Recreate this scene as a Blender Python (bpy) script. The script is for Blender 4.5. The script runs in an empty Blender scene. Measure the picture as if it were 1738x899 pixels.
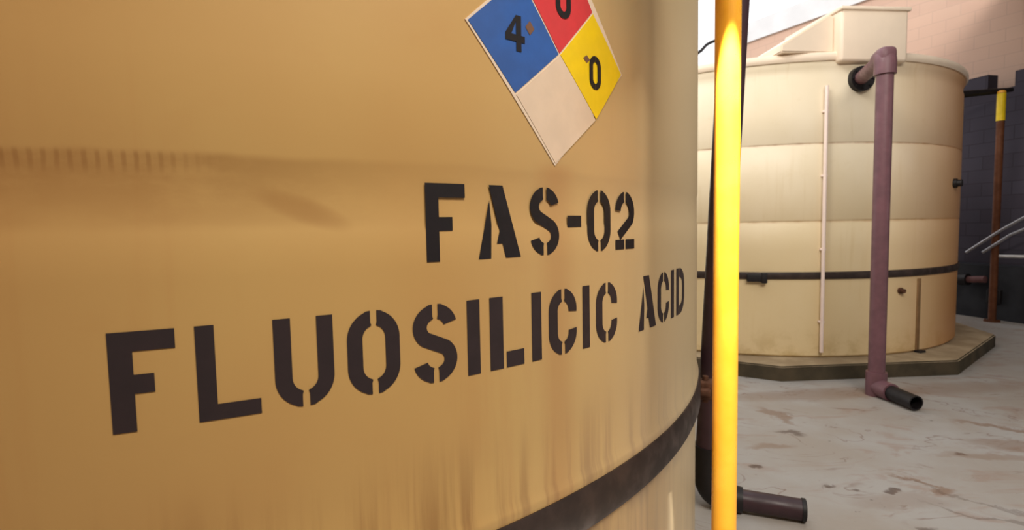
import bpy, bmesh, math, random
from mathutils import Vector, Matrix
random.seed(4)
SC = bpy.context.scene
COL = SC.collection
PI = math.pi

# ------------------------------------------------------------------ camera
F_PX, PITCH, ROLL, EYE = 917.12, 0.070, 0.019, 1.47
_V = Vector((0, math.sin(PITCH), math.cos(PITCH)))
_F = Vector((0, math.cos(PITCH), -math.sin(PITCH)))
_X = Vector((1, 0, 0))
_R = math.cos(ROLL) * _X - math.sin(ROLL) * _V
_U = math.sin(ROLL) * _X + math.cos(ROLL) * _V
cam_d = bpy.data.cameras.new('camera')
cam = bpy.data.objects.new('camera', cam_d)
COL.objects.link(cam)
cam_d.sensor_fit = 'HORIZONTAL'
cam_d.sensor_width = 36
cam_d.lens = F_PX * 36 / 1738
cam_d.clip_start = 0.02
cam_d.clip_end = 300
cam.matrix_world = Matrix(((_R.x, _U.x, -_F.x, 0), (_R.y, _U.y, -_F.y, 0), (_R.z, _U.z, -_F.z, EYE), (0, 0, 0, 1)))
SC.camera = cam
cam_d.dof.use_dof = True
cam_d.dof.focus_distance = 1.35
cam_d.dof.aperture_fstop = 4.5

# ------------------------------------------------------------------ light
SC.view_settings.view_transform = 'Standard'
SC.view_settings.look = 'None'
SC.view_settings.exposure = 0.38
SC.view_settings.gamma = 1.0
SC.view_settings.use_curve_mapping = False
world = bpy.data.worlds.new('sky')
SC.world = world
world.use_nodes = True
_bg = world.node_tree.nodes['Background']
_bg.inputs['Color'].default_value = (0.97, 0.98, 1.0, 1)
_bg.inputs['Strength'].default_value = 1.15


def lamp(name, kind, loc, target, energy, color, **kw):
    d = bpy.data.lights.new(name, kind)
    d.energy = energy
    d.color = color
    for k, v in kw.items():
        setattr(d, k, v)
    o = bpy.data.objects.new(name, d)
    COL.objects.link(o)
    o.location = loc
    o.rotation_euler = (Vector(target) - Vector(loc)).to_track_quat('-Z', 'Y').to_euler()
    return o


# soft low sun from the left behind the near tank
lamp('sun', 'SUN', (-7, 1, 9), (3.0, 7.5, 1.5), 1.15, (1.0, 0.94, 0.85), angle=0.35)
# unseen fill light added behind the camera, brightens near tank and floor
lamp('added_fill_light', 'AREA', (1.6, -.9, 4.9), (1.0, 2.8, 1.0), 245, (1.0, 0.93, 0.83), shape='RECTANGLE', size=3.9, size_y=.5)
# unseen spot added above the near yellow pole to brighten it
lamp('added_pole_light', 'SPOT', (.530, 1.205, 2.60), (.545, 1.240, 0.9), 1050, (1.0, 0.97, 0.92), spot_size=math.radians(26), spot_blend=0.1, shadow_soft_size=0.008)


# ------------------------------------------------------------------ maths helpers
def ray(px, py):
    a = (px - 869) / F_PX
    b = -(py - 449.5) / F_PX
    return _F + a * _R + b * _U


def at_z(px, py, z):
    r = ray(px, py)
    t = (z - EYE) / r.z
    return Vector((r.x * t, r.y * t, z))


def at_y(px, py, y):
    r = ray(px, py)
    t = y / r.y
    return Vector((r.x * t, y, EYE + r.z * t))


def on_cyl(px, py, c, R):
    r = ray(px, py)
    a = r.x ** 2 + r.y ** 2
    b = r.x * c[0] + r.y * c[1]
    k = c[0] ** 2 + c[1] ** 2 - R * R
    t = (b - math.sqrt(max(b * b - a * k, 0))) / a
    return Vector((r.x * t, r.y * t, EYE + r.z * t))


# ------------------------------------------------------------------ object helpers
def setp(o, label=None, cat=None, group=None, kind=None):
    if label: o['label'] = label
    if cat: o['category'] = cat
    if group: o['group'] = group
    if kind: o['kind'] = kind
    return o


def empty(name, loc, label, cat, group=None):
    o = bpy.data.objects.new(name, None)
    COL.objects.link(o)
    o.location = loc
    o.empty_display_size = 0.1
    bpy.context.view_layer.update()
    return setp(o, label, cat, group)


def obj(name, bm, mat, parent=None, smooth=True, label=None):
    """geometry is written in world coordinates; it is moved into its parent's frame"""
    bmesh.ops.recalc_face_normals(bm, faces=bm.faces[:])
    me = bpy.data.meshes.new(name)
    if parent is not None:
        off = parent_origin(parent)
        bmesh.ops.translate(bm, verts=bm.verts[:], vec=-off)
    bm.to_mesh(me)
    bm.free()
    for m in (mat if isinstance(mat, (list, tuple)) else [mat]):
        me.materials.append(m)
    if smooth:
        for p in me.polygons:
            p.use_smooth = True
        me.set_sharp_from_angle(angle=math.radians(38))
    o = bpy.data.objects.new(name, me)
    COL.objects.link(o)
    if parent is not None:
        o.parent = parent
    if label:
        o['label'] = label
    return o


def parent_origin(p):
    v = Vector(p.location)
    while p.parent is not None:
        p = p.parent
        v = v + Vector(p.location)
    return v


def add_box(bm, c, size, rotz=0.0, bevel=0.0, M=None):
    t = bmesh.new()
    bmesh.ops.create_cube(t, size=1)
    bmesh.ops.scale(t, vec=Vector(size), verts=t.verts[:])
    if bevel:
        bmesh.ops.bevel(t, geom=t.edges[:] + t.verts[:], offset=bevel, segments=3, affect='EDGES', profile=0.5)
    mt = M if M is not None else Matrix.Translation(Vector(c)) @ Matrix.Rotation(rotz, 4, 'Z')
    bmesh.ops.transform(t, matrix=mt, verts=t.verts[:])
    merge(bm, t)


def merge(bm, t):
    me = bpy.data.meshes.new('tmp')
    t.to_mesh(me)
    t.free()
    bm.from_mesh(me)
    bpy.data.meshes.remove(me)


def add_tube(bm, pts, rad, n=28, cap=True, hollow=False):
    """round tube along points; rad is a number or one per point; hollow leaves an open bore at the far end"""
    pts = [Vector(p) for p in pts]
    rads = rad if isinstance(rad, (list, tuple)) else [rad] * len(pts)
    if hollow:
        d = (pts[-1] - pts[-2]).normalized()
        pts = pts + [pts[-1], pts[-1] - d * 0.25]
        rads = list(rads) + [rads[-1] * 0.84, rads[-1] * 0.84]
    ref = None
    rings = []
    N = len(pts)
    for i, p in enumerate(pts):
        if hollow and i >= N - 2:
            d = (pts[N - 3] - pts[N - 4]).normalized()
        elif i == 0:
            d = (pts[1] - p).normalized()
        elif i == N - 1 or (hollow and i == N - 3):
            d = (p - pts[i - 1]).normalized()
        else:
            d = ((pts[i + 1] - p).normalized() + (p - pts[i - 1]).normalized()).normalized()
        if ref is None:
            ref = d.cross(Vector((0, 0, 1)))
            if ref.length < 0.01:
                ref = d.cross(Vector((1, 0, 0)))
        s = (ref - d * ref.dot(d)).normalized()
        ref = s
        w = d.cross(s)
        rings.append([bm.verts.new(p + (s * math.cos(2 * PI * k / n) + w * math.sin(2 * PI * k / n)) * rads[i]) for k in range(n)])
    for a, b in zip(rings, rings[1:]):
        for k in range(n):
            bm.faces.new((a[k], a[(k + 1) % n], b[(k + 1) % n], b[k]))
    if cap:
        bm.faces.new(rings[0][::-1])
        bm.faces.new(rings[-1])


def elbow(p0, corner, p1, r, n=8):
    """points of a bend from the line p0-corner to the line corner-p1"""
    p0, c, p1 = Vector(p0), Vector(corner), Vector(p1)
    a = c + (p0 - c).normalized() * r
    b = c + (p1 - c).normalized() * r
    out = []
    for i in range(n + 1):
        t = i / n
        out.append(a * (1 - t) ** 2 + c * 2 * t * (1 - t) + b * t * t)
    return out


def lathe(bm, c, prof, n, uvR=None, a0=None):
    """prof: (radius, z). With uvR a uv map holds arc metres from the -Y direction and height"""
    uvl = bm.loops.layers.uv.verify() if uvR else None
    rings = []
    for r, z in prof:
        if r < 1e-5:
            rings.append([bm.verts.new((c[0], c[1], z))])
        else:
            rings.append([bm.verts.new((c[0] + r * math.sin(2 * PI * k / n), c[1] - r * math.cos(2 * PI * k / n), z)) for k in range(n)])
    for i in range(len(prof) - 1):
        A, B = rings[i], rings[i + 1]
        for k in range(n):
            k2 = (k + 1) % n
            if len(A) == 1 and len(B) == 1:
                continue
            if len(A) == 1:
                f = bm.faces.new((A[0], B[k2], B[k])); idx = [(k, i), (k + 1, i + 1), (k, i + 1)]
            elif len(B) == 1:
                f = bm.faces.new((A[k], A[k2], B[0])); idx = [(k, i), (k + 1, i), (k, i + 1)]
            else:
                f = bm.faces.new((A[k], A[k2], B[k2], B[k])); idx = [(k, i), (k + 1, i), (k + 1, i + 1), (k, i + 1)]
            if uvl:
                for lp, (kk, ii) in zip(f.loops, idx):
                    u = (kk if kk <= n / 2 and k < n / 2 else kk - n) / n * 2 * PI * uvR
                    lp[uvl].uv = (u, prof[ii][1] - EYE)


# ------------------------------------------------------------------ materials
def new_mat(name, rough=0.6, spec=0.4, metal=0.0):
    m = bpy.data.materials.new(name)
    m.use_nodes = True
    nt = m.node_tree
    b = nt.nodes['Principled BSDF']
    b.inputs['Roughness'].default_value = rough
    b.inputs['Specular IOR Level'].default_value = spec
    b.inputs['Metallic'].default_value = metal
    return m, nt, b


class G:
    """tiny node-graph writer"""
    def __init__(s, nt): s.nt = nt
    def n(s, t, **kw):
        nd = s.nt.nodes.new(t)
        for k, v in kw.items(): setattr(nd, k, v)
        return nd
    def link(s, a, b): s.nt.links.new(a, b)
    def inp(s, nd, i, v):
        if hasattr(v, 'is_linked') or hasattr(v, 'links'): s.link(v, nd.inputs[i])
        else: nd.inputs[i].default_value = v
    def math(s, op, a, b=0.0, c=None, clamp=False):
        nd = s.n('ShaderNodeMath', operation=op, use_clamp=clamp)
        s.inp(nd, 0, a); s.inp(nd, 1, b)
        if c is not None: s.inp(nd, 2, c)
        return nd.outputs[0]
    def noise(s, vec, scale, detail=4, rough=0.55, dist=0.0):
        nd = s.n('ShaderNodeTexNoise')
        s.link(vec, nd.inputs['Vector'])
        nd.inputs['Scale'].default_value = scale
        nd.inputs['Detail'].default_value = detail
        nd.inputs['Roughness'].default_value = rough
        nd.inputs['Distortion'].default_value = dist
        return nd.outputs['Fac']
    def mapping(s, vec, sc=(1, 1, 1), loc=(0, 0, 0), rot=(0, 0, 0)):
        nd = s.n('ShaderNodeMapping')
        s.link(vec, nd.inputs[0])
        nd.inputs['Scale'].default_value = sc
        nd.inputs['Location'].default_value = loc
        nd.inputs['Rotation'].default_value = rot
        return nd.outputs[0]
    def rng(s, v, a, b, lo=0.0, hi=1.0, smooth=True):
        nd = s.n('ShaderNodeMapRange')
        if smooth: nd.interpolation_type = 'SMOOTHSTEP'
        s.link(v, nd.inputs[0])
        for i, x in enumerate((a, b, lo, hi)): nd.inputs[i + 1].default_value = x
        return nd.outputs[0]
    def mix(s, fac, a, b):
        nd = s.n('ShaderNodeMix', data_type='RGBA')
        s.inp(nd, 0, fac)
        for i, v in ((6, a), (7, b)):
            if hasattr(v, 'links'): s.link(v, nd.inputs[i])
            else: nd.inputs[i].default_value = (*v, 1)
        return nd.outputs[2]
    def sep(s, vec):
        nd = s.n('ShaderNodeSeparateXYZ')
        s.link(vec, nd.inputs[0])
        return nd.outputs
    def bump(s, h, b, strength=0.2, dist=0.01):
        nd = s.n('ShaderNodeBump')
        nd.inputs['Strength'].default_value = strength
        nd.inputs['Distance'].default_value = dist
        s.link(h, nd.inputs['Height'])
        s.link(nd.outputs[0], b.inputs['Normal'])


def plain(name, col, rough=0.55, spec=0.4, metal=0.0, var=0.12, scale=9.0, dark=None):
    m, nt, b = new_mat(name, rough, spec, metal)
    g = G(nt)
    co = g.n('ShaderNodeTexCoord').outputs['Object']
    f = g.rng(g.noise(co, scale, 5), 0.32, 0.72)
    d = dark or tuple(c * (1 - var * 2) for c in col)
    g.link(g.mix(f, d, col), b.inputs['Base Color'])
    g.link(g.rng(f, 0, 1, min(rough + 0.1, 1), max(rough - 0.05, 0)), b.inputs['Roughness'])
    return m


def srgb(r, g, b):
    f = lambda c: (c / 255 / 12.92) if c / 255 <= 0.04045 else ((c / 255 + 0.055) / 1.055) ** 2.4
    return (f(r), f(g), f(b))


def tank_material(name, base_a, base_b, stain, near=True):
    m, nt, b = new_mat(name, 0.42, 0.35)
    g = G(nt)
    uv = g.n('ShaderNodeTexCoord').outputs['UV']
    u, v, _ = g.sep(uv)
    cloud = g.rng(g.noise(g.mapping(uv, (1, .8, 1)), 1.6, 2), 0.2, 0.8)
    c = g.mix(cloud, base_a, base_b)
    # vertical run marks
    streak = g.rng(g.noise(g.mapping(uv, (9, .55, 1)), 1.5, 5, 0.6), 0.5, 0.75)
    streak = g.math('MULTIPLY', streak, g.rng(g.noise(uv, 1.7, 3), .4, .65))
    c = g.mix(g.math('MULTIPLY', streak, 0.3), c, stain)
    blot = g.rng(g.noise(g.mapping(uv, (1, 1.4, 1), (4, 2, 0)), 7, 6, 0.62), 0.55, 0.78)
    c = g.mix(g.math('MULTIPLY', blot, 0.12), c, stain)
    if near:
        # grimy moulded ring: scalloped upper edge, fading to the right
        nz = g.math('MULTIPLY', g.math('SUBTRACT', g.noise(g.mapping(uv, (1, .2, 1)), 7, 3), .5), .016)
        top = g.math('ADD', v, nz)
        up = g.rng(top, 0.112, 0.128, 1, 0)
        lo = g.rng(top, -0.01, 0.11, 0.35, 1)
        cut = g.rng(v, -0.002, 0.02, 0, 1)
        fade = g.rng(u, 1.0, 1.45, 1.0, 0.22)
        patch = g.rng(g.noise(g.mapping(uv, (3, 6, 1)), 2.4, 5, .65), 0.28, 0.6, .45, 1)
        m_ = g.math('MULTIPLY', g.math('MULTIPLY', up, lo), g.math('MULTIPLY', cut, g.math('MULTIPLY', fade, patch)))
        c = g.mix(g.math('MULTIPLY', m_, 0.5), c, srgb(128, 84, 40))
        # tool marks along the upper edge of the ring, left end only
        teeth = g.rng(g.math('SINE', g.math('ADD', g.math('MULTIPLY', u, 405.0), g.math('MULTIPLY', g.noise(uv, 14, 2), 3.0))), -.2, .9)
        tm = g.math('MULTIPLY', g.rng(v, .082, .108), g.rng(v, .116, .126, 1, 0))
        tm = g.math('MULTIPLY', g.math('MULTIPLY', tm, teeth), g.rng(u, 0.98, 1.12, 1, 0))
        c = g.mix(g.math('MULTIPLY', tm, 0.38), c, srgb(112, 70, 34))
        # oval smear of grime halfway along
        du = g.math('DIVIDE', g.math('SUBTRACT', u, 1.22), .07)
        dv = g.math('DIVIDE', g.math('SUBTRACT', g.math('ADD', v, g.math('MULTIPLY', g.math('SUBTRACT', u, 1.22), .35)), .035), .022)
        el_ = g.math('ADD', g.math('MULTIPLY', du, du), g.math('MULTIPLY', dv, dv))
        c = g.mix(g.rng(el_, 0.0, 1.6, .38, 0), c, srgb(142, 96, 48))
        # rust and grime gathering just above the belt
        belt = g.rng(v, -0.62, -0.36, 1, 0)
        runs = g.rng(g.noise(g.mapping(uv, (16, .7, 1), (3, 0, 0)), 1.6, 5, .6), 0.42, 0.68)
        c = g.mix(g.math('MULTIPLY', g.math('MULTIPLY', belt, runs), 0.55), c, srgb(122, 78, 44))
        below = g.math('MULTIPLY', g.math('MULTIPLY', g.rng(v, -.82, -.745, 0, 1), g.rng(v, -.73, -.70, 1, 0)), g.rng(g.noise(g.mapping(uv, (4, 2, 1)), 3, 3), .35, .6))
        c = g.mix(g.math('MULTIPLY', below, 0.6), c, srgb(92, 55, 35))
        c = g.mix(g.rng(u, 1.4, 2.6, 0, .65), c, srgb(194, 182, 154))  # paler to the right: grazing sky sheen put into the colour
        c = g.mix(g.rng(u, .8, 1.3, .42, 0), c, srgb(160, 112, 66))  # darker to the left: shade painted into the tank colour
        # one long orange run under the placard point
        run = g.math('MULTIPLY', g.rng(g.math('ABSOLUTE', g.math('SUBTRACT', u, 1.77)), 0.0, 0.09, 1, 0), g.rng(v, .12, .15, 1, 0))
        c = g.mix(g.math('MULTIPLY', run, 0.26), c, srgb(160, 95, 50))
    else:
        for z0, w in ((0.738, 0.018), (0.0, 0.025)):
            ln = g.rng(g.math('ABSOLUTE', g.math('SUBTRACT', v, z0)), 0, w, 1, 0)
            c = g.mix(g.math('MULTIPLY', ln, g.rng(g.noise(g.mapping(uv, (2, 0, 1)), 3, 3), .3, .7, .15, .6)), c, srgb(150, 95, 55))
        low = g.math('MULTIPLY', g.rng(v, -1.33, -0.95, 1, 0), g.rng(g.noise(g.mapping(uv, (3, 3, 1)), 1.6, 5, .65), 0.42, 0.66))
        c = g.mix(g.math('MULTIPLY', low, 0.6), c, srgb(120, 90, 45))
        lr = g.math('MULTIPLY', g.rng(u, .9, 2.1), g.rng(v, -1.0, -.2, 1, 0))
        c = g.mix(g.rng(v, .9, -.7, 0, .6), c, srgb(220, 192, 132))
        c = g.mix(g.math('MULTIPLY', lr, .85), c, srgb(118, 72, 38))  # lower right browner: shade painted into the colour
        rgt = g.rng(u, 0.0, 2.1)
        c = g.mix(g.math('MULTIPLY', rgt, 0.85), c, srgb(198, 138, 80))  # right side darker as it turns from the light, put into the colour
    g.link(c, b.inputs['Base Color'])
    g.bump(g.noise(uv, 26, 3), b, 0.05, 0.004)
    return m


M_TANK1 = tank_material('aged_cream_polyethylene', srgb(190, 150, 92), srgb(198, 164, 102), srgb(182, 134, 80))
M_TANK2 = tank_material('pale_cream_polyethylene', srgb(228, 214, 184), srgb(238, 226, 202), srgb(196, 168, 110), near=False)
M_LID = plain('pale_lid_plastic', srgb(240, 222, 200), 0.4, 0.4, var=0.04, scale=3)
M_BLACK = plain('black_stencil_paint', srgb(34, 30, 33), 0.5, 0.3, var=0.15, scale=20)
M_BLACK2 = plain('faded_black_stencil_paint', srgb(52, 42, 44), 0.55, 0.3, var=0.12, scale=14)
M_BELT = plain('dark_rubber_belt', srgb(62, 48, 42), 0.5, 0.4, var=0.25, scale=12)
M_RUST = plain('rusty_iron', srgb(96, 62, 44), 0.75, 0.3, var=0.25, scale=30)
M_YEL = plain('yellow_enamel', srgb(255, 184, 58), 0.28, 0.5, var=0.04, scale=10, dark=srgb(246, 170, 40))
M_PURP = plain('purple_brown_pvc', srgb(120, 84, 92), 0.4, 0.4, var=0.12, scale=10)
M_DARK = plain('dark_plum_pvc', srgb(62, 42, 48), 0.42, 0.4, var=0.15, scale=10)
M_BLK = plain('black_fitting', srgb(26, 22, 24), 0.5, 0.4, var=0.15)
M_STEEL = plain('galvanised_steel', srgb(190, 190, 195), 0.35, 0.5, 0.7, var=0.08)
M_BLUE = plain('blue_vinyl', srgb(52, 96, 170), 0.45, 0.4, var=0.10, scale=14)
M_RED = plain('red_vinyl', srgb(212, 62, 66), 0.45, 0.4, var=0.06, scale=14)
M_YV = plain('yellow_vinyl', srgb(240, 205, 20), 0.45, 0.4, var=0.05, scale=14)
M_WV = plain('dirty_white_vinyl', srgb(222, 200, 176), 0.5, 0.4, var=0.05, scale=10)
M_EDGE = plain('white_vinyl_border', srgb(226, 206, 184), 0.5, 0.4, var=0.03)
M_GHOST = plain('brown_glue_residue', srgb(120, 88, 70), 0.7, 0.2, var=0.1)
M_WTUBE = plain('white_sight_tube', srgb(245, 225, 215), 0.35, 0.5, var=0.03)
M_CURB = plain('black_sealed_concrete', srgb(44, 45, 50), 0.7, 0.3, var=0.15, scale=3)


BR = srgb(128, 100, 80)
DK = srgb(84, 66, 58)
STAINS = [(1420, 668, 1.1, .16, .05, .45, BR), (1600, 660, .9, .2, .1, .35, BR), (1322, 705, .05, .22, .3, .6, BR), (1340, 736, .10, .05, -.4, .7, DK),
          (1312, 757, .16, .05, 0, .5, BR), (1286, 790, .05, .03, 0, .8, DK), (1402, 828, .04, .02, 0, .8, DK), (1451, 832, .03, .015, 0, .7, DK),
          (1514, 834, .035, .03, 0, .8, DK), (1562, 818, .16, .03, -.7, .7, BR), (1600, 832, .07, .03, 0, .7, BR), (1540, 850, .3, .1, 0, .3, BR),
          (1700, 725, .30, .05, -.55, .7, BR), (1715, 755, .28, .10, -.2, .5, BR), (1632, 770, .05, .02, 0, .8, DK), (1690, 775, .35, .05, -.2, .4, BR),
          (1720, 890, .4, .02, -.6, .4, DK), (1660, 850, .4, .015, -.9, .35, DK), (1572, 896, .05, .03, 0, .6, DK)]


def concrete_floor():
    m, nt, b = new_mat('stained_grey_concrete', 0.62, 0.3)
    g = G(nt)
    co = g.n('ShaderNodeTexCoord').outputs['Object']
    c = g.mix(g.rng(g.noise(co, 1.6, 5), .35, .68), srgb(158, 150, 142), srgb(166, 163, 160))
    st = g.rng(g.noise(g.mapping(co, (1.1, 2.6, 1), rot=(0, 0, 0.55)), 1.5, 6, .62, 1.3), 0.52, 0.68)
    c = g.mix(g.math('MULTIPLY', st, 0.38), c, srgb(142, 108, 88))
    # meandering dried tide lines: thin iso-bands of a warped noise
    nz = g.noise(g.mapping(co, (1, 1.7, 1), (3.1, 1.2, 0), (0, 0, .5)), 1.25, 4, .5, 1.6)
    ln = g.rng(g.math('ABSOLUTE', g.math('SUBTRACT', nz, 0.5)), 0.0, 0.016, 1, 0)
    ln = g.math('MULTIPLY', ln, g.rng(g.noise(co, 2.7, 3), .45, .62))
    c = g.mix(g.math('MULTIPLY', ln, 0.55), c, srgb(105, 72, 58))
    wx, wy, _ = g.sep(co)
    wob = g.math('MULTIPLY', g.math('SUBTRACT', g.noise(co, 5, 4, .6), .5), .30)
    for px, py, rx, ry, rot, k, colr in STAINS:
        p_ = at_z(px, py, 0)
        dx = g.math('ADD', g.math('SUBTRACT', wx, p_.x), wob)
        dy = g.math('ADD', g.math('SUBTRACT', wy, p_.y), g.math('MULTIPLY', wob, .7))
        ca, sa = math.cos(rot), math.sin(rot)
        ex = g.math('ADD', g.math('MULTIPLY', dx, ca / rx), g.math('MULTIPLY', dy, sa / rx))
        ey = g.math('ADD', g.math('MULTIPLY', dx, -sa / ry), g.math('MULTIPLY', dy, ca / ry))
        e2 = g.math('ADD', g.math('MULTIPLY', ex, ex), g.math('MULTIPLY', ey, ey))
        c = g.mix(g.rng(e2, 0.15, 1.3, k, 0), c, colr)
    sp = g.rng(g.noise(g.mapping(co, (1, 2, 1)), 13, 3, .6), 0.68, 0.76)
    c = g.mix(g.math('MULTIPLY', sp, 0.6), c, srgb(80, 66, 60))
    g.link(c, b.inputs['Base Color'])
    g.bump(g.noise(co, 30, 5), b, 0.25, 0.01)
    return m


def block_wall(name, ca, cb, joint, bw=0.4, bh=0.2):
    m, nt, b = new_mat(name, 0.85, 0.2)
    g = G(nt)
    uv = g.n('ShaderNodeTexCoord').outputs['UV']
    br = g.n('ShaderNodeTexBrick')
    g.link(uv, br.inputs['Vector'])
    br.inputs['Scale'].default_value = 1
    br.inputs['Brick Width'].default_value = bw
    br.inputs['Row Height'].default_value = bh
    br.inputs['Mortar Size'].default_value = 0.008
    br.inputs['Mortar Smooth'].default_value = 0.4
    br.inputs['Color1'].default_value = (*ca, 1)
    br.inputs['Color2'].default_value = (*cb, 1)
    br.inputs['Mortar'].default_value = (*joint, 1)
    n_ = g.rng(g.noise(uv, 1.4, 5), .35, .7)
    g.link(g.mix(g.math('MULTIPLY', n_, .25), br.outputs['Color'], joint), b.inputs['Base Color'])
    g.bump(br.outputs['Fac'], b, -0.25, 0.01)
    return m


M_FLOOR = concrete_floor()
M_TAN = block_wall('tan_block_masonry', srgb(206, 174, 154), srgb(202, 169, 150), srgb(193, 163, 146))
M_SHADOWB = block_wall('shadow_block_masonry', srgb(68, 64, 74), srgb(62, 57, 66), srgb(54, 50, 57), .4, .2)  # dark tone stands in for shade on the tan blocks
M_WARM = plain('brown_block_paint', srgb(150, 118, 88), 0.8, 0.2, var=0.06, scale=2)
M_COPE = plain('pale_coping', srgb(222, 222, 224), 0.6, 0.3, var=0.05, scale=2)


def plinth_material():
    m, nt, b = new_mat('grimy_concrete_plinth', 0.8, 0.2)
    g = G(nt)
    tc = g.n('ShaderNodeTexCoord')
    co = tc.outputs['Object']
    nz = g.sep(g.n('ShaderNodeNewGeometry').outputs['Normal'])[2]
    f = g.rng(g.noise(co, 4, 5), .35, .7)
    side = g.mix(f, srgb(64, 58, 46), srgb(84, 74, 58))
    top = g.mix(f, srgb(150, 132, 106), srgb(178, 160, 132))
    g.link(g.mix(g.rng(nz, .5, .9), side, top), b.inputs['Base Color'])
    return m


M_PLINTH = plinth_material()

# ------------------------------------------------------------------ the setting
bm = bmesh.new()
NF = 8
for i in range(NF + 1):
    pass
add_box(bm, (2, 8, -0.1), (34, 34, 0.2))
setp(obj('floor', bm, M_FLOOR, smooth=False), kind='structure')


def wall_slab(name, mat, a, b_, profile, thick, zbase=0.0):
    """a vertical slab from plan point a to b_; profile is a list of (distance along, top height)"""
    a, b_ = Vector((a[0], a[1], 0)), Vector((b_[0], b_[1], 0))
    d = (b_ - a).normalized()
    nrm = Vector((d.y, -d.x, 0))
    bm = bmesh.new()
    uvl = bm.loops.layers.uv.verify()
    L = (b_ - a).length
    pts = [(0, zbase)] + [(min(s, L), h) for s, h in profile] + [(L, zbase)]
    fr = [bm.verts.new(a + d * s + Vector((0, 0, h))) for s, h in pts]
    bk = [bm.verts.new(a + d * s + Vector((0, 0, h)) - nrm * thick) for s, h in pts]
    bm.faces.new(fr)
    bm.faces.new(bk[::-1])
    n = len(pts)
    for i in range(n):
        bm.faces.new((fr[i], bk[i], bk[(i + 1) % n], fr[(i + 1) % n]))
    for f in bm.faces:
        for lp in f.loops:
            co = lp.vert.co
            lp[uvl].uv = ((co - a).dot(d), co.z)
    return obj(name, bm, mat, smooth=False)


def wall_pt(Y, off=0.0):
    return (7.25 - 0.27 * (Y - 8) + off, Y)


TOPZ = 6.0
# tall tan wall running back on the right, and its pale coping band
_a, _b = at_z(1278, 38, TOPZ), at_z(1400, -10, TOPZ)
_d = (_b - _a).normalized()
_n = Vector((-_d.y, _d.x, 0))
w0 = _a - _d * .25
w1 = w0 + _d * 15.0
o = wall_slab('wall_right', M_TAN, w0[:2], w1[:2], [(0, TOPZ - .42), (15, TOPZ - .42)], 0.25)
setp(o, kind='structure')
sh = Vector((_d.y, -_d.x, 0)) * .05
o = wall_slab('trim_1', M_COPE, (w0 + sh)[:2], (w1 + sh)[:2], [(0, TOPZ), (15, TOPZ)], 0.36, TOPZ - .42)
setp(o, kind='structure')


def along(px, off):
    """distance and depth at which the column px meets the dark wall plane"""
    r = ray(px, 400)
    k = r.x / r.y
    Y = (7.25 + .27 * 8 + off) / (k + .27)
    return Y


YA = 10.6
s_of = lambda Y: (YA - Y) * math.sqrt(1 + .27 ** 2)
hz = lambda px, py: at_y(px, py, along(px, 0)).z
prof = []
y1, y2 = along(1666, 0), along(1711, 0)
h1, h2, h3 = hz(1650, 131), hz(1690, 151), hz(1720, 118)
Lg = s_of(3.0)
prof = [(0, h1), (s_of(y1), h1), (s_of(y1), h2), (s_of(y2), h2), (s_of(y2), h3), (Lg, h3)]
o = wall_slab('wall_shadow_slab', M_SHADOWB, wall_pt(YA), wall_pt(3.0), prof, 0.2)  # stepped dark slab stands in for the shadow on the tan wall
o.name = 'wall_shadow'
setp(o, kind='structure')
# unseen slab added over the right side to keep light off it
bm = bmesh.new()
cp = [(3.7, -2.0), (12.5, -2.0), (8.3, 8.5), (3.7, 8.5)]
lo_ = [bm.verts.new((x, y, 5.0)) for x, y in cp]
hi_ = [bm.verts.new((x, y, 5.18)) for x, y in cp]
bm.faces.new(lo_[::-1]); bm.faces.new(hi_)
for k in range(4):
    bm.faces.new((lo_[k], lo_[(k + 1) % 4], hi_[(k + 1) % 4], hi_[k]))
o = obj('added_shade_slab', bm, M_BELT, smooth=False)
setp(o, kind='structure')
bm = bmesh.new()
add_box(bm, (-1.7, -.2, 5.09), (10.8, 3.6, .18))  # unseen slab over the camera, added to cut sky light on the near tank
o = obj('added_shade_slab', bm, M_BELT, smooth=False)
setp(o, kind='structure')
# unseen walls behind and left, added to block light on the near tank
bm = bmesh.new()
add_box(bm, (1.5, -2.1, 2.5), (17, .2, 5.0))
setp(obj('added_wall_back', bm, M_WARM, smooth=False), kind='structure')
bm = bmesh.new()
add_box(bm, (-7.1, 3.0, 2.2), (.2, 10.0, 4.4))
setp(obj('added_wall_left', bm, M_WARM, smooth=False), kind='structure')
# low black containment curb in front of the shadow wall
o = wall_slab('containment_curb', M_CURB, wall_pt(10.6, -.35), wall_pt(3.0, -.35), [(0, .78), (Lg, .78)], 0.34)
setp(o, 'low black sealed concrete containment curb along the foot of the dark wall that stands in for shadow', 'curb')

# ------------------------------------------------------------------ near tank
T1 = (-1.512, 3.0045)
R1 = 2.406
NSEG = 720


def cyl_pt(u, v, R=R1, c=T1):
    a = u / R1
    return Vector((c[0] + R * math.sin(a), c[1] - R * math.cos(a), EYE + v))


tank1 = empty('storage_tank', (T1[0], T1[1], 0), 'large aged cream tank with black stencilled writing and a four-colour diamond placard', 'tank', 'cylindrical chemical storage tanks')
bm = bmesh.new()
P = []
RIM1 = 2.98
for z in (0.0, 0.1, 0.3, 0.5, 0.66):
    P.append((R1 - .004, z))
P += [(R1 - .004, .72), (R1, .80), (R1 + .008, .853), (R1 + .006, .862), (R1, .88)]
z = 1.0
while z < 1.46:
    P.append((R1, z)); z += .1
P += [(R1, 1.468), (R1 - .0022, 1.476), (R1 - .0022, 1.58), (R1, 1.592), (R1, 1.75), (R1, 2.0), (R1, 2.4), (R1, 2.8), (R1 + .02, 2.87), (R1 + .02, 2.93), (R1 - .03, RIM1), (R1 - .5, RIM1 + .18), (.5, RIM1 + .45), (0, RIM1 + .45)]
lathe(bm, T1, [(0, 0)] + P, NSEG, uvR=R1)
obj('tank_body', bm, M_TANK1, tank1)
bm = bmesh.new()
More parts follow.
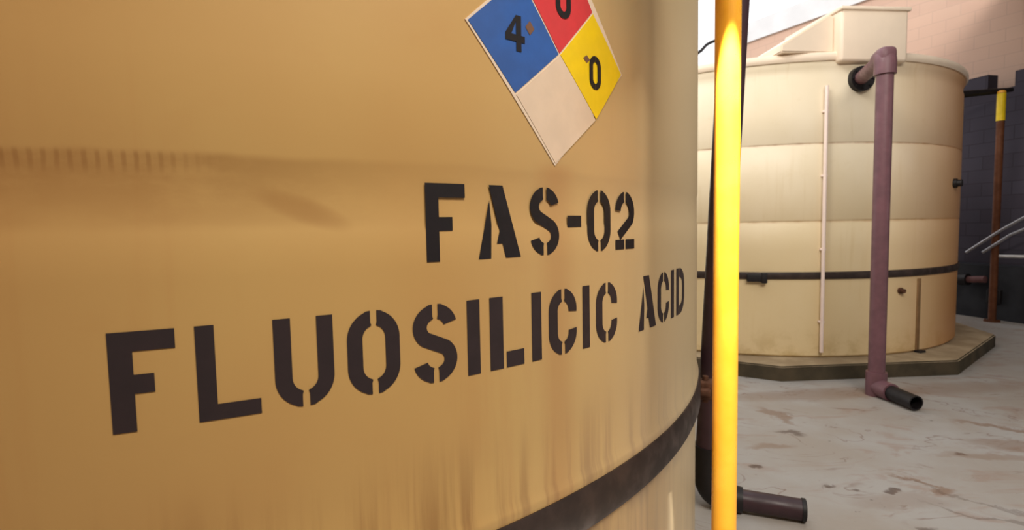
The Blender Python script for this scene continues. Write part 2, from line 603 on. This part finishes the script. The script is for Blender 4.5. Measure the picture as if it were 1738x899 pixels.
zb0, zb1 = EYE - .742, EYE - .632
pr = [(R1 - .01, zb0), (R1 + .008, zb0), (R1 + .017, zb0 + .02), (R1 + .017, zb1 - .02), (R1 + .010, zb1), (R1 - .01, zb1), (R1 - .01, zb0)]
lathe(bm, T1, pr, 360)
belt = obj('belt', bm, M_BELT, tank1, label='dark band around the lower part of the tank')
# buckle of the belt, standing off the wall
bm = bmesh.new()
ub = 2.98
pc = cyl_pt(ub, -.687, R1 + .045)
add_box(bm, pc, (.07, .075, .075), rotz=ub / R1, bevel=.008)
pc2 = cyl_pt(ub, -.687, R1 + .03)
add_box(bm, pc2, (.13, .05, .028), rotz=ub / R1, bevel=.006)
d_ = (cyl_pt(ub, -.687, R1 + .1) - cyl_pt(ub, -.687)).normalized()
add_tube(bm, [pc - d_ * .01 + Vector((0, 0, -.055)), pc - d_ * .01 + Vector((0, 0, .055))], .012, 12)
obj('belt_buckle', bm, M_RUST, tank1)

# ---- stencilled letters, painted onto the curved wall
H1_, B1_ = .1512, -.2945      # cap height, base line of the lower line
H2_, B2_ = .1485, -.0630


def strip(bm, pts, t, flat=False, step=.008, lift=.0012):
    """a paint stroke: pts in (u, v) metres, t its width; may be [(u,v,w)...]"""
    dense = []
    for (p, q) in zip(pts, pts[1:]):
        L = math.hypot(q[0] - p[0], q[1] - p[1])
        k = max(1, int(L / step))
        for i in range(k):
            dense.append((p[0] + (q[0] - p[0]) * i / k, p[1] + (q[1] - p[1]) * i / k))
    dense.append(pts[-1])
    if flat:
        dense = [p for i, p in enumerate(dense) if i in (0, len(dense) - 1) or (abs(p[0] - dense[0][0]) > .003 or abs(p[1] - dense[0][1]) > .02)]
    rows = []
    for i, p in enumerate(dense):
        a = dense[max(i - 1, 0)]
        b = dense[min(i + 1, len(dense) - 1)]
        dx, dy = b[0] - a[0], b[1] - a[1]
        L = math.hypot(dx, dy)
        nx, ny = -dy / L, dx / L
        row = []
        for s in (-.5, -.25, 0, .25, .5):
            row.append(bm.verts.new(cyl_pt(p[0] + nx * s * t, p[1] + ny * s * t, R1 + lift)))
        rows.append(row)
    for A, B in zip(rows, rows[1:]):
        for k in range(4):
            bm.faces.new((A[k], A[k + 1], B[k + 1], B[k]))


def poly(bm, pts, lift=.0012, step=.02):
    """a painted convex quad given by four (u, v) corners, subdivided across"""
    a, b, c, d = pts
    n = max(1, int(max(math.hypot(b[0] - a[0], b[1] - a[1]), math.hypot(c[0] - d[0], c[1] - d[1])) / step) + 1)
    m = max(1, int(max(math.hypot(d[0] - a[0], d[1] - a[1]), math.hypot(c[0] - b[0], c[1] - b[1])) / step) + 1)
    g_ = []
    for i in range(n + 1):
        s = i / n
        row = []
        for j in range(m + 1):
            t = j / m
            u = (a[0] * (1 - s) + b[0] * s) * (1 - t) + (d[0] * (1 - s) + c[0] * s) * t
            v = (a[1] * (1 - s) + b[1] * s) * (1 - t) + (d[1] * (1 - s) + c[1] * s) * t
            row.append(bm.verts.new(cyl_pt(u, v, R1 + lift)))
        g_.append(row)
    for i in range(n):
        for j in range(m):
            bm.faces.new((g_[i][j], g_[i + 1][j], g_[i + 1][j + 1], g_[i][j + 1]))


def arc(cx, cy, rx, ry, a0, a1, n=30):
    return [(cx + rx * math.cos(math.radians(a0 + (a1 - a0) * i / n)), cy + ry * math.sin(math.radians(a0 + (a1 - a0) * i / n))) for i in range(n + 1)]


def rect(bm, x0, y0, x1, y1):
    poly(bm, [(x0, y0), (x1, y0), (x1, y1), (x0, y1)])


def glyph(bm, ch, x, y, w, h, t, gap=.0115):
    """one stencil letter with its bridges; x, y lower left, w, h size, t stroke width"""
    x1, y1 = x + w, y + h
    k = t / 2
    mid = x + w / 2
    rx = (w - t) / 2
    ry = min(rx * 1.08, h * .28)
    if ch == 'F':
        rect(bm, x, y, x + t, y1)
        rect(bm, x + t, y1 - t * .98, x1, y1)
        rect(bm, x + t, y1 - h * .43 - t * .95, x + w * .66, y1 - h * .43)
    elif ch == 'L':
        rect(bm, x, y, x + t, y1)
        rect(bm, x + t, y, x1, y + t * .95)
    elif ch == 'l':      # L with a bridge between stem and foot
        rect(bm, x, y, x + t, y1)
        rect(bm, x + t + gap * .7, y, x1, y + t)
    elif ch == 'I':
        rect(bm, x, y, x + t, y1)
    elif ch == 'U':
        for s in (-1, 1):
            pts = [(mid + s * rx, y1), (mid + s * rx, y + k + ry)]
            a = arc(mid, y + k + ry, s * rx, ry, 0, -90)
            a = [p for p in a if s * (p[0] - mid) > gap / 2 + .0055]
            strip(bm, pts + a[1:] + [(mid + s * (gap / 2 + .003), y + k), (mid + s * gap / 2, y + k)], t)
    elif ch in 'O0':
        for s in (-1, 1):
            a = [p for p in arc(mid, y1 - k - ry, s * rx, ry, 90, 0) if s * (p[0] - mid) > gap / 2 + .0055]
            b = [p for p in arc(mid, y + k + ry, s * rx, ry, 0, -90) if s * (p[0] - mid) > gap / 2 + .0055]
            strip(bm, [(mid + s * gap / 2, y1 - k), (mid + s * (gap / 2 + .003), y1 - k)] + a + b + [(mid + s * (gap / 2 + .003), y + k), (mid + s * gap / 2, y + k)], t)
    elif ch == 'D':
        rect(bm, x, y, x + t, y1)
        cx = x + t + gap * .6
        rr = x1 - k - cx
        a = arc(cx, y1 - k - ry, rr, ry, 90, 0)
        b = arc(cx, y + k + ry, rr, ry, 0, -90)
        strip(bm, a + b, t)
    elif ch == 'C':
        a = [p for p in arc(mid, y1 - k - ry, -rx, ry, 90, 0) if -(p[0] - mid) > gap / 2 + .0055]
        b = [p for p in arc(mid, y + k + ry, -rx, ry, 0, -90) if -(p[0] - mid) > gap / 2 + .0055]
        strip(bm, [(mid - gap / 2, y1 - k), (mid - gap / 2 - .003, y1 - k)] + a + b + [(mid - gap / 2 - .003, y + k), (mid - gap / 2, y + k)], t)
        a = [p for p in arc(mid, y1 - k - ry, rx, ry, 90, -8) if (p[0] - mid) > gap / 2 + .0055]
        strip(bm, [(mid + gap / 2, y1 - k), (mid + gap / 2 + .003, y1 - k)] + a, t)
        b = [p for p in arc(mid, y + k + ry, rx, ry, -90, 8) if (p[0] - mid) > gap / 2 + .0055]
        strip(bm, [(mid + gap / 2, y + k), (mid + gap / 2 + .003, y + k)] + b, t)
    elif ch == 'S':
        ry = min(rx * .92, h * .235)
        a = [p for p in arc(mid, y1 - k - ry, -rx, ry, 90, -50) if -(p[0] - mid) > gap / 2 + .0055]
        b = [p for p in arc(mid, y + k + ry, rx, ry, 50, -90) if (p[0] - mid) > gap / 2 + .0055]
        strip(bm, [(mid - gap / 2, y1 - k), (mid - gap / 2 - .003, y1 - k)] + a + b + [(mid + gap / 2 + .003, y + k), (mid + gap / 2, y + k)], t)
        a = [p for p in arc(mid, y1 - k - ry, rx, ry, 90, 12) if (p[0] - mid) > gap / 2 + .0055]
        strip(bm, [(mid + gap / 2, y1 - k), (mid + gap / 2 + .003, y1 - k)] + a, t)
        b = [p for p in arc(mid, y + k + ry, -rx, ry, -90, -12) if -(p[0] - mid) > gap / 2 + .0055]
        strip(bm, [(mid - gap / 2, y + k), (mid - gap / 2 - .003, y + k)] + b, t)
    elif ch == 'A':
        ax = x + w * .46
        poly(bm, [(x1 - t * 1.45, y), (x1, y), (ax + t * .45, y1), (ax - t * .8, y1)])
        poly(bm, [(x, y), (x + t * 1.08, y), (ax - t * .62, y + h * .46), (ax - t * .78, y + h * .80)])
        poly(bm, [(x + t * 1.62, y + h * .20), (x1 - t * 1.3, y + h * .20), (x1 - t * 1.7, y + h * .36), (x + t * 1.95, y + h * .42)])
    elif ch == '2':
        a = [p for p in arc(mid, y1 - k - ry, -rx, ry, 90, 5) if -(p[0] - mid) > gap / 2 + .0055]
        strip(bm, [(mid - gap / 2, y1 - k), (mid - gap / 2 - .003, y1 - k)] + a, t)
        a = [p for p in arc(mid, y1 - k - ry, rx, ry, 90, -32) if (p[0] - mid) > gap / 2 + .0055]
        strip(bm, [(mid + gap / 2, y1 - k), (mid + gap / 2 + .003, y1 - k)] + a + [(x + k * 1.3, y + t * 1.35)], t)
        rect(bm, x, y, mid - gap / 2, y + t * .95)
        rect(bm, mid + gap / 2 - .004, y, x1, y + t * .95)
    elif ch == '-':
        rect(bm, x, y, x1, y1)
    elif ch == '4':
        rect(bm, x1 - t * 1.7, y, x1 - t * .7, y1)
        rect(bm, x, y + h * .26, x1, y + h * .26 + t)
        poly(bm, [(x, y + h * .26 + t), (x + t * 1.1, y + h * .26 + t), (x1 - t * 1.7, y1 - t * .9), (x1 - t * 1.7, y1)])


line2 = [('F', .9415, .0855, .0305), ('L', 1.053, .0885, .0265), ('U', 1.1635, .0945, .0268), ('O', 1.281, .0955, .0270),
         ('S', 1.4025, .0925, .0285), ('I', 1.519, .030, .030), ('l', 1.5735, .0905, .034), ('I', 1.687, .029, .029),
         ('C', 1.739, .095, .029), ('I', 1.857, .027, .027), ('C', 1.9105, .0945, .027), ('A', 2.122, .117, .030),
         ('C', 2.2526, .0975, .0265), ('I', 2.372, .030, .030), ('D', 2.430, .104, .029)]
line1 = [('F', 1.4355, .0855, .0275), ('A', 1.5505, .1085, .028), ('S', 1.6873, .089, .0265), ('0', 1.878, .098, .027), ('2', 1.999, .098, .0265)]
for ch, u0, w, t in line1:
    bm = bmesh.new()
    glyph(bm, ch, u0, B2_, w, H2_, t)
    obj('stencil_letter', bm, M_BLACK, tank1, smooth=False, label='black stencilled character of the upper line')
bm = bmesh.new()
glyph(bm, '-', 1.805, -.0025, .0495, .0265, .02)
obj('stencil_letter', bm, M_BLACK, tank1, smooth=False, label='black stencilled dash of the upper line')
for ch, u0, w, t in line2:
    bm = bmesh.new()
    glyph(bm, ch, u0, B1_, w, H1_, t)
    obj('stencil_letter', bm, M_BLACK2, tank1, smooth=False, label='faded black stencilled letter of the lower line')

# ---- four-colour hazard diamond
PC = (1.783, .379)
PL, PB, PR, PT = (1.534, .400), (1.765, .137), (2.030, .380), (1.800, .640)
mid2 = lambda a, b: ((a[0] + b[0]) / 2, (a[1] + b[1]) / 2)
LB, BR_, LT, TR = (1.650, .274), (1.915, .2515), (1.668, .517), (1.905, .500)
pl = None


def placard_piece(name, pts, mat, l0, l1, parent, label=None, st=.02):
    bm = bmesh.new()
    poly(bm, pts, lift=l1, step=st)
    top = bm.faces[:]
    # give the sheet its thickness: walls back to the tank
    bnd = [e for e in bm.edges if len(e.link_faces) == 1]
    r = bmesh.ops.extrude_edge_only(bm, edges=bnd)
    for v in [x for x in r['geom'] if isinstance(x, bmesh.types.BMVert)]:
        c = Vector((T1[0], T1[1], v.co.z))
        d = (v.co - c)
        v.co = c + d.normalized() * (R1 + l0)
    return obj(name, bm, mat, parent, smooth=False, label=label)


def grow(pts, e):
    cx = sum(p[0] for p in pts) / 4
    cy = sum(p[1] for p in pts) / 4
    out = []
    for p in pts:
        L = math.hypot(p[0] - cx, p[1] - cy)
        out.append((p[0] + (p[0] - cx) / L * e, p[1] + (p[1] - cy) / L * e))
    return out


pl = placard_piece('hazard_placard', grow([PB, PR, PT, PL], .003), M_EDGE, 0, .002, tank1, 'diamond placard with white edge')
qs = {'blue': ([LB, PC, LT, PL], M_BLUE), 'red': ([PC, TR, PT, LT], M_RED), 'yellow': ([BR_, PR, TR, PC], M_YV), 'white': ([PB, BR_, PC, LB], M_WV)}
for k, (pts, m) in qs.items():
    placard_piece('placard_quadrant', grow(pts, -.003), m, .002, .003, pl, k + ' quarter of the diamond')


def digit(ch, cu, cv, w, h, t, ghost=True):
    global R1
    bm = bmesh.new()
    R_keep = R1
    x, y = cu - w / 2, cv - h / 2
    base = bm
    # drawn a little in front of the quadrant sheet
    n0 = len(bm.verts)
    glyph(bm, ch, x, y, w, h, t, gap=0.0004)
    for v in bm.verts:
        c = Vector((T1[0], T1[1], v.co.z))
        v.co = c + (v.co - c).normalized() * (R_keep + .0042)
    obj('placard_digit', bm, M_BLACK, pl, smooth=False, label='black digit')


digit('4', 1.652, .398, .052, .072, .014)
digit('0', 1.911, .362, .046, .078, .014)
digit('0', 1.797, .500, .050, .080, .015)
for (cu, cv, w, h) in ((1.693, .416, .026, .03), (1.878, .388, .026, .018)):
    bm = bmesh.new()
    poly(bm, [(cu, cv - h / 2), (cu + w / 2, cv), (cu, cv + h / 2), (cu - w / 2, cv)], lift=.0038)
    obj('glue_residue', bm, M_GHOST, pl, smooth=False, label='brown torn residue beside a digit')

# ------------------------------------------------------------------ far tank
T2 = (3.165, 7.598)
ZB = .143
tank2 = empty('storage_tank', (T2[0], T2[1], ZB), 'pale cream tank on a concrete plinth with a boxy white lid housing', 'tank', 'cylindrical chemical storage tanks')
RIM2 = EYE + 1.507
bm = bmesh.new()
prof = [(0, ZB), (R1 - .02, ZB), (R1, ZB + .02)]
for z in (.4, .6, .85): prof.append((R1, z))
prof += [(R1, .9), (R1, .99), (R1, 1.2), (R1, EYE - .01), (R1 - .006, EYE), (R1, EYE + .01), (R1, 1.9), (R1, 2.198), (R1 - .006, 2.208), (R1, 2.218), (R1, 2.5), (R1, RIM2 - .16),
         (R1 - .012, RIM2 - .12), (R1 - .004, RIM2 - .06), (R1 + .008, RIM2 - .03), (R1 + .006, RIM2 + .02), (R1 - .03, RIM2 + .04), (R1 - .2, RIM2 + .05), (.6, RIM2 + .12), (0, RIM2 + .12)]
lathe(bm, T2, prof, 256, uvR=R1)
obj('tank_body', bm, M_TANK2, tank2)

bm = bmesh.new()
lathe(bm, T2, [(R1 - .02, RIM2 + .0), (R1 + .022, RIM2 - .005), (R1 + .034, RIM2 + .015), (R1 + .034, RIM2 + .05), (R1 + .02, RIM2 + .07), (R1 - .06, RIM2 + .08), (R1 - .06, RIM2 + .03), (R1 - .02, RIM2 + .0)], 256)
obj('lid_rim', bm, M_LID, tank2, label='pale rolled rim of the lid')


def dirT2(px):
    p = on_cyl(px, 300, T2, R1)
    d = Vector((p.x - T2[0], p.y - T2[1], 0)).normalized()
    return d


# octagonal-ish plinth, its own block of concrete
pl2 = None
bm = bmesh.new()
n = 10
RP = 2.66
a_off = math.atan2(0.0, -1)
corner = at_z(1626, 636, 0)
a_c = math.atan2(corner.x - T2[0], -(corner.y - T2[1]))
RP = math.hypot(corner.x - T2[0], corner.y - T2[1])
RP = min(max(RP, 2.55), 2.85)
angs = [a_c + 2 * PI * k / n for k in range(n)]
b0 = [bm.verts.new((T2[0] + RP * math.sin(a), T2[1] - RP * math.cos(a), 0)) for a in angs]
t0 = [bm.verts.new((T2[0] + RP * math.sin(a), T2[1] - RP * math.cos(a), ZB - .002)) for a in angs]
bm.faces.new(b0[::-1]); bm.faces.new(t0)
for k in range(n):
    bm.faces.new((b0[k], b0[(k + 1) % n], t0[(k + 1) % n], t0[k]))
bmesh.ops.bevel(bm, geom=[e for e in bm.edges if all(v.co.z > .1 for v in e.verts)], offset=.012, segments=2, affect='EDGES')
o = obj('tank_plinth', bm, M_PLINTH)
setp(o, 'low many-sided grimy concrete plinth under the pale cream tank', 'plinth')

# belt with clamp on the far tank
bm = bmesh.new()
zc = EYE - .523
pr = [(R1 - .01, zc - .035), (R1 + .012, zc - .035), (R1 + .018, zc - .02), (R1 + .018, zc + .02), (R1 + .012, zc + .035), (R1 - .01, zc + .035), (R1 - .01, zc - .035)]
lathe(bm, T2, pr, 200)
obj('belt', bm, M_BELT, tank2, label='dark band around the lower part of the tank')


def surf2(px, py, out=0.0):
    p = on_cyl(px, py, T2, R1)
    d = Vector((p.x - T2[0], p.y - T2[1], 0)).normalized()
    return p + d * out, d


def blk(bm, px, py, size, out=.02, bevel=.006):
    p, d = surf2(px, py, out)
    add_box(bm, p, size, rotz=math.atan2(d.x, -d.y), bevel=bevel)


bm = bmesh.new()
blk(bm, 1283, 471, (.17, .05, .075), .03)
blk(bm, 1296, 471, (.05, .07, .10), .035)
obj('belt_buckle', bm, M_BLK, tank2)
bm = bmesh.new()
blk(bm, 1557, 533, (.045, .016, .72), .006, .003)
obj('hold_down_strap', bm, plain('olive_webbing', srgb(140, 108, 74), .7, .2), tank2)
bm = bmesh.new()
blk(bm, 1556, 597, (.09, .06, .05), .03)
obj('strap_anchor', bm, M_BLK, tank2)


def round_fit(px, py, r, L, mat, name, parent=tank2):
    p, d = surf2(px, py)
    bm = bmesh.new()
    add_tube(bm, [p - d * .02, p + d * L * .4], r * 1.4, 20)
    add_tube(bm, [p, p + d * L], r, 20)
    return obj(name, bm, mat, parent)


round_fit(1527, 493, .022, .05, M_RUST, 'drain_plug')
round_fit(1619, 311, .035, .07, M_BLK, 'side_fitting')
# white sight tube with its clips
p, d = surf2(1395, 400, .035)
bm = bmesh.new()
ztop = on_cyl(1395, 147, T2, R1).z
add_tube(bm, [(p.x, p.y, ZB + .06), (p.x, p.y, ztop)], .017, 16)
st = obj('sight_tube', bm, M_WTUBE, tank2)
for zz in (.5, 1.2, 1.9, 2.5):
    bm = bmesh.new()
    add_box(bm, (p.x - d.x * .017, p.y - d.y * .017, zz), (.05, .04, .02), rotz=math.atan2(d.x, -d.y), bevel=.004)
    obj('tube_clip', bm, M_WTUBE, st)

# boxy lid housing flush with the front wall, with its sloped side cover
pA = on_cyl(1427, 105, T2, R1 + .085)
pB = on_cyl(1541, 105, T2, R1 + .085)
pA = Vector((pA.x, pA.y, 0)); pB = Vector((pB.x, pB.y, 0))
dl = (pB - pA).normalized()
dn = Vector((-dl.y, dl.x, 0))
if dn.dot(Vector((T2[0], T2[1], 0)) - pA) < 0: dn = -dn
ztopA = at_y(1440, 13, pA.y).z
zlo = RIM2 - .035
W = (pB - pA).length
bm = bmesh.new()
cen = (pA + pB) / 2 + dn * .42
M = Matrix.Translation(Vector((cen.x, cen.y, (ztopA + zlo) / 2))) @ Matrix.Rotation(math.atan2(dl.y, dl.x), 4, 'Z')
add_box(bm, None, (W, .84, ztopA - zlo), bevel=.03, M=M)
add_box(bm, None, (W + .03, .87, .035), bevel=.01, M=Matrix.Translation(Vector((cen.x, cen.y, ztopA))) @ Matrix.Rotation(math.atan2(dl.y, dl.x), 4, 'Z'))
obj('lid_housing', bm, M_LID, tank2)
bm = bmesh.new()
q0 = pA + dn * .10
left = q0 - dl * .52
zr = RIM2 + .09
tri = [(left, zr - .02), (q0, zr - .02), (q0, ztopA - .03), (q0 - dl * .06, ztopA - .03), (left, zr + .05)]
fr = [bm.verts.new(Vector((a.x, a.y, z))) for a, z in tri]
bk = [bm.verts.new(Vector((a.x, a.y, z)) + dn * .7) for a, z in tri]
bm.faces.new(fr); bm.faces.new(bk[::-1])
for i in range(5):
    bm.faces.new((fr[i], bk[i], bk[(i + 1) % 5], fr[(i + 1) % 5]))
bmesh.ops.bevel(bm, geom=bm.edges[:], offset=.012, segments=2, affect='EDGES')
obj('sloped_cover', bm, M_LID, tank2)

# ------------------------------------------------------------------ drop pipe of the far tank
def seg(bm, pts, r, **k):
    add_tube(bm, pts, r, **k)


tee = at_z(1487, 650, .10)
pr_ = .062
zt = at_y(1495, 120, tee.y).z
pipe2 = empty('drop_pipe', (tee.x, tee.y, 0), 'purple-brown drop pipe in front of the pale cream tank, ending in an open stub', 'pipe', 'drop pipes of the tanks')
fp, fd = surf2(1459, 135)
bm = bmesh.new()
top_c = Vector((tee.x, tee.y, zt))
zt2 = at_y(1495, 118, tee.y).z
seg(bm, [(tee.x, tee.y, .12), (tee.x, tee.y, fp.z - .1)], pr_)
obj('riser', bm, M_PURP, pipe2)
bm = bmesh.new()
fz = Vector((fp.x, fp.y, fp.z))
cc = Vector((tee.x, tee.y, fp.z))
seg(bm, [(tee.x, tee.y, fp.z - .15)] + elbow((tee.x, tee.y, fp.z - .2), cc, fz, .07, 6) + [cc + (fz - cc).normalized() * .12], pr_ * 1.28)
add_box(bm, (tee.x, tee.y, fp.z + .0), (.13, .13, .13), bevel=.04)
obj('top_elbow', bm, M_PURP, pipe2)
bm = bmesh.new()
seg(bm, [cc, fz], pr_ * .95)
obj('crossover', bm, M_PURP, pipe2)
bm = bmesh.new()
seg(bm, [fp - fd * .01, fp + fd * .05], .115, n=36)
for k in range(8):
    a = 2 * PI * k / 8
    side = Vector((-fd.y, fd.x, 0))
    c = fp + side * math.cos(a) * .092 + Vector((0, 0, 1)) * math.sin(a) * .092
    seg(bm, [c + fd * .04, c + fd * .065], .01, n=8)
obj('flange', bm, M_BLK, pipe2)
end = at_z(1555, 684, .065)
bm = bmesh.new()
base = Vector((tee.x, tee.y, .075))
endv = Vector((end.x, end.y, .065))
seg(bm, [base, endv], .058, hollow=True, cap=True)
obj('open_stub', bm, M_BLK, pipe2, label='black open-ended stub lying on the floor')
bm = bmesh.new()
seg(bm, [(tee.x, tee.y, .0), (tee.x, tee.y, .02), (tee.x, tee.y, .20)], .078)
seg(bm, [base, base + (endv - base).normalized() * .17], .073)
obj('bottom_tee', bm, M_PURP, pipe2)

# ------------------------------------------------------------------ drop pipe of the near tank
Yd = 2.72
b1 = at_y(1202, 800, Yd)
t1 = at_y(1247, 0, Yd)
rd = .068
bx = at_z(1204, 875, .075)
base1 = Vector((b1.x, Yd, .075))
lean = (t1 - b1) / (t1.z - b1.z)
base1 = b1 + lean * (.072 - b1.z)
topz = 2.72
top1 = b1 + lean * (topz - b1.z)
pipe1 = empty('drop_pipe', (base1.x, base1.y, 0), 'dark plum drop pipe close behind the near yellow pole, with a capped stub', 'pipe', 'drop pipes of the tanks')
bm = bmesh.new()
seg(bm, [base1 + lean * .12, top1], rd, n=36)
obj('riser', bm, M_DARK, pipe1)
e1 = at_z(1368, 866, .056)
e1 = Vector((e1.x, e1.y, .056))
bm = bmesh.new()
cc1 = Vector((base1.x, base1.y, .066))
seg(bm, [cc1 + (e1 - cc1).normalized() * .06, e1 - (e1 - cc1).normalized() * .015], .052, n=32)
obj('stub', bm, M_DARK, pipe1)
bm = bmesh.new()
dd = (e1 - cc1).normalized()
seg(bm, [e1 - dd * .02, e1 - dd * .004, e1], [.056, .056, .050], n=32)
obj('end_cap', bm, M_BLK, pipe1)
bm = bmesh.new()
hi = cc1 + lean * .26
el = [hi] + elbow(hi, cc1, e1, .11, 8) + [cc1 + dd * .17]
seg(bm, el, [.078] + [.07] * 9 + [.062], n=32)
obj('bottom_elbow', bm, M_BLK, pipe1)
wp = Vector((T1[0], T1[1], top1.z))
wd = (top1 - wp).normalized()
wq = wp + wd * (R1 + .004)
bm = bmesh.new()
seg(bm, [top1 - lean * .12] + elbow(top1 - lean * .2, top1, wq, .05, 6) + [wq], rd * 1.08, n=32)
obj('top_elbow', bm, M_DARK, pipe1)

# ------------------------------------------------------------------ yellow poles
def yellow_pole(loc, h, r, label, lit_top=0.0, lamp_shield=False, name='yellow_pole', group=None):
    t = empty(name, (loc[0], loc[1], loc[2]), label, 'pole')
    mp = M_POLE_SHADE if lit_top else M_YEL
    bm = bmesh.new()
    c = Vector(loc)
    seg(bm, [c + Vector((0, 0, .015)), c + Vector((0, 0, h))], r, n=40)
    obj('post', bm, mp, t)
    if lit_top:  # bright band stands for the sunlit top of the pole
        bm = bmesh.new()
        seg(bm, [c + Vector((0, 0, h - lit_top)), c + Vector((0, 0, h - .005))], r * 1.12, n=32)
        obj('lit_top', bm, M_YV, t, label='pole top with sunlight put into its yellow')
    bm = bmesh.new()
    seg(bm, [c, c + Vector((0, 0, .018))], r * 2.1, n=32)
    for k in range(4):
        a = PI / 4 + k * PI / 2
        q = c + Vector((math.cos(a), math.sin(a), 0)) * r * 1.6
        seg(bm, [q + Vector((0, 0, .01)), q + Vector((0, 0, .034))], r * .22, n=6)
    obj('base_plate', bm, mp, t)
    bm = bmesh.new()
    seg(bm, [c + Vector((0, 0, h)), c + Vector((0, 0, h + .02)), c + Vector((0, 0, h + .035))], [r * 1.06, r * 1.06, r * .7], n=32)
    obj('pole_cap', bm, M_YEL, t)
    if lamp_shield:
        # unseen shield added round the spot; its long side plate blocks spill onto the tank
        bm = bmesh.new()
        add_box(bm, (c.x - .005, c.y - .19, 2.68), (.16, .34, .03), bevel=.008)
        add_box(bm, (c.x - .038, c.y - .19, 2.36), (.005, .34, .64))
        add_box(bm, (c.x + .072, c.y - .19, 2.60), (.006, .32, .15))
        add_box(bm, (c.x - .005, c.y - .355, 2.60), (.15, .006, .15))
        obj('added_lamp_shield', bm, M_BLK, t)
    return t


Yp = 1.4
pp = at_y(1231, 600, Yp)
yellow_pole((pp.x, Yp, 0), 2.75, .0315, 'tall yellow pole in the foreground beside the stencilled tank', lamp_shield=True)
yf = along(1694, -.5)
pf = at_y(1694, 300, yf)
hf = at_y(1694, 158, yf).z
fx, fy = pf.x, yf
M_POLE_SHADE = plain('shaded_pole_paint', srgb(104, 60, 34), .6, .3, var=.15)  # brown stands for the shaded length of the yellow pole
yellow_pole((fx, fy, 0), hf, .045, 'thin distant yellow pole, coloured brown for shade below its sunlit top, against the shadow-toned wall', lit_top=hf - at_y(1694, 205, yf).z, name='far_pole')

# dark pipe from the far pole's top back to the tank
bm = bmesh.new()
aP = Vector((fx + .25, fy - .0, hf - .02))
bP = at_y(1600, 166, 7.9)
seg(bm, [at_y(1718, 152, fy + .10), at_y(1690, 155, fy + .12), Vector((T2[0] + R1 + .0, 7.6, at_y(1640, 166, 7.6).z))], [.03, .04, .065], n=20)
o = obj('branch_pipe', bm, M_BLK)
setp(o, 'black horizontal pipe running from the pale tank to the top of the distant yellow pole', 'pipe')

# pale pipes over the curb
def wall_at(px, py, off):
    return at_y(px, py, along(px, off))


def thin_pipe(name, pts, r, mat, label, cat='pipe', group=None):
    bm = bmesh.new()
    seg(bm, pts, r, n=14)
    o = obj(name, bm, mat)
    setp(o, label, cat, group)
    return o


OFF = -.62
thin_pipe('sloping_conduit', [wall_at(1640, 428, OFF), wall_at(1700, 390, OFF), wall_at(1760, 357, OFF), wall_at(2050, 210, OFF)], .02, M_STEEL,
          'upper of the two sloping grey conduits by the curb at the right edge', 'conduit', 'sloping conduits by the curb')
thin_pipe('sloping_conduit', [wall_at(1668, 428, OFF), wall_at(1716, 398, OFF), wall_at(1760, 380, OFF), wall_at(2050, 245, OFF)], .02, M_STEEL,
          'lower of the two sloping grey conduits by the curb at the right edge', 'conduit', 'sloping conduits by the curb')
thin_pipe('rail', [wall_at(1694, 434.5, -.4), wall_at(2150, 443, -.4)], .022, plain('white_painted_rail', srgb(225, 222, 222), .35, .5),
          'short white horizontal rail along the top of the black curb', 'rail')
# small valve on the curb face
vt = wall_at(1650, 474, OFF + .1)
valve = empty('valve', (vt.x, vt.y, vt.z), 'small pinkish-brown valve on the black curb beside the pale tank', 'valve')
bm = bmesh.new()
v2 = wall_at(1672, 474, OFF + .1)
seg(bm, [vt - (v2 - vt) * .9, v2], .05, n=18)
obj('valve_body', bm, plain('dull_pink_brown', srgb(120, 84, 84), .6, .3), valve)
bm = bmesh.new()
seg(bm, [vt - (v2 - vt) * 1.0, vt - (v2 - vt) * .3], .085, n=18)
obj('valve_flange', bm, M_BLK, valve)
bm = bmesh.new()
bxp = wall_at(1688, 503, -.40)
add_box(bm, (bxp.x - .0, bxp.y, bxp.z), (.07, .18, .2), bevel=.01, rotz=.264)
o = obj('junction_box', bm, M_BLK)
setp(o, 'small black box fixed low on the face of the black curb', 'box')

# dark overhead cable seen in the gap between the near tank and the yellow pole
cw = w0 + _d * .15
cpts = [Vector((-7.1, 7.9, 4.38)), Vector((-2.5, cw.y, 4.2))] + [at_y(x, y, cw.y) for x, y in ((1100, 140), (1150, 110), (1183, 91), (1190, 86), (1199, 76), (1206, 72), (1222, 66))] + [Vector((cw.x, cw.y, TOPZ - .2))]
thin_pipe('overhead_cable', cpts, .035, M_BLK, 'dark sagging cable against the bright sky just left of the near yellow pole', 'cable')
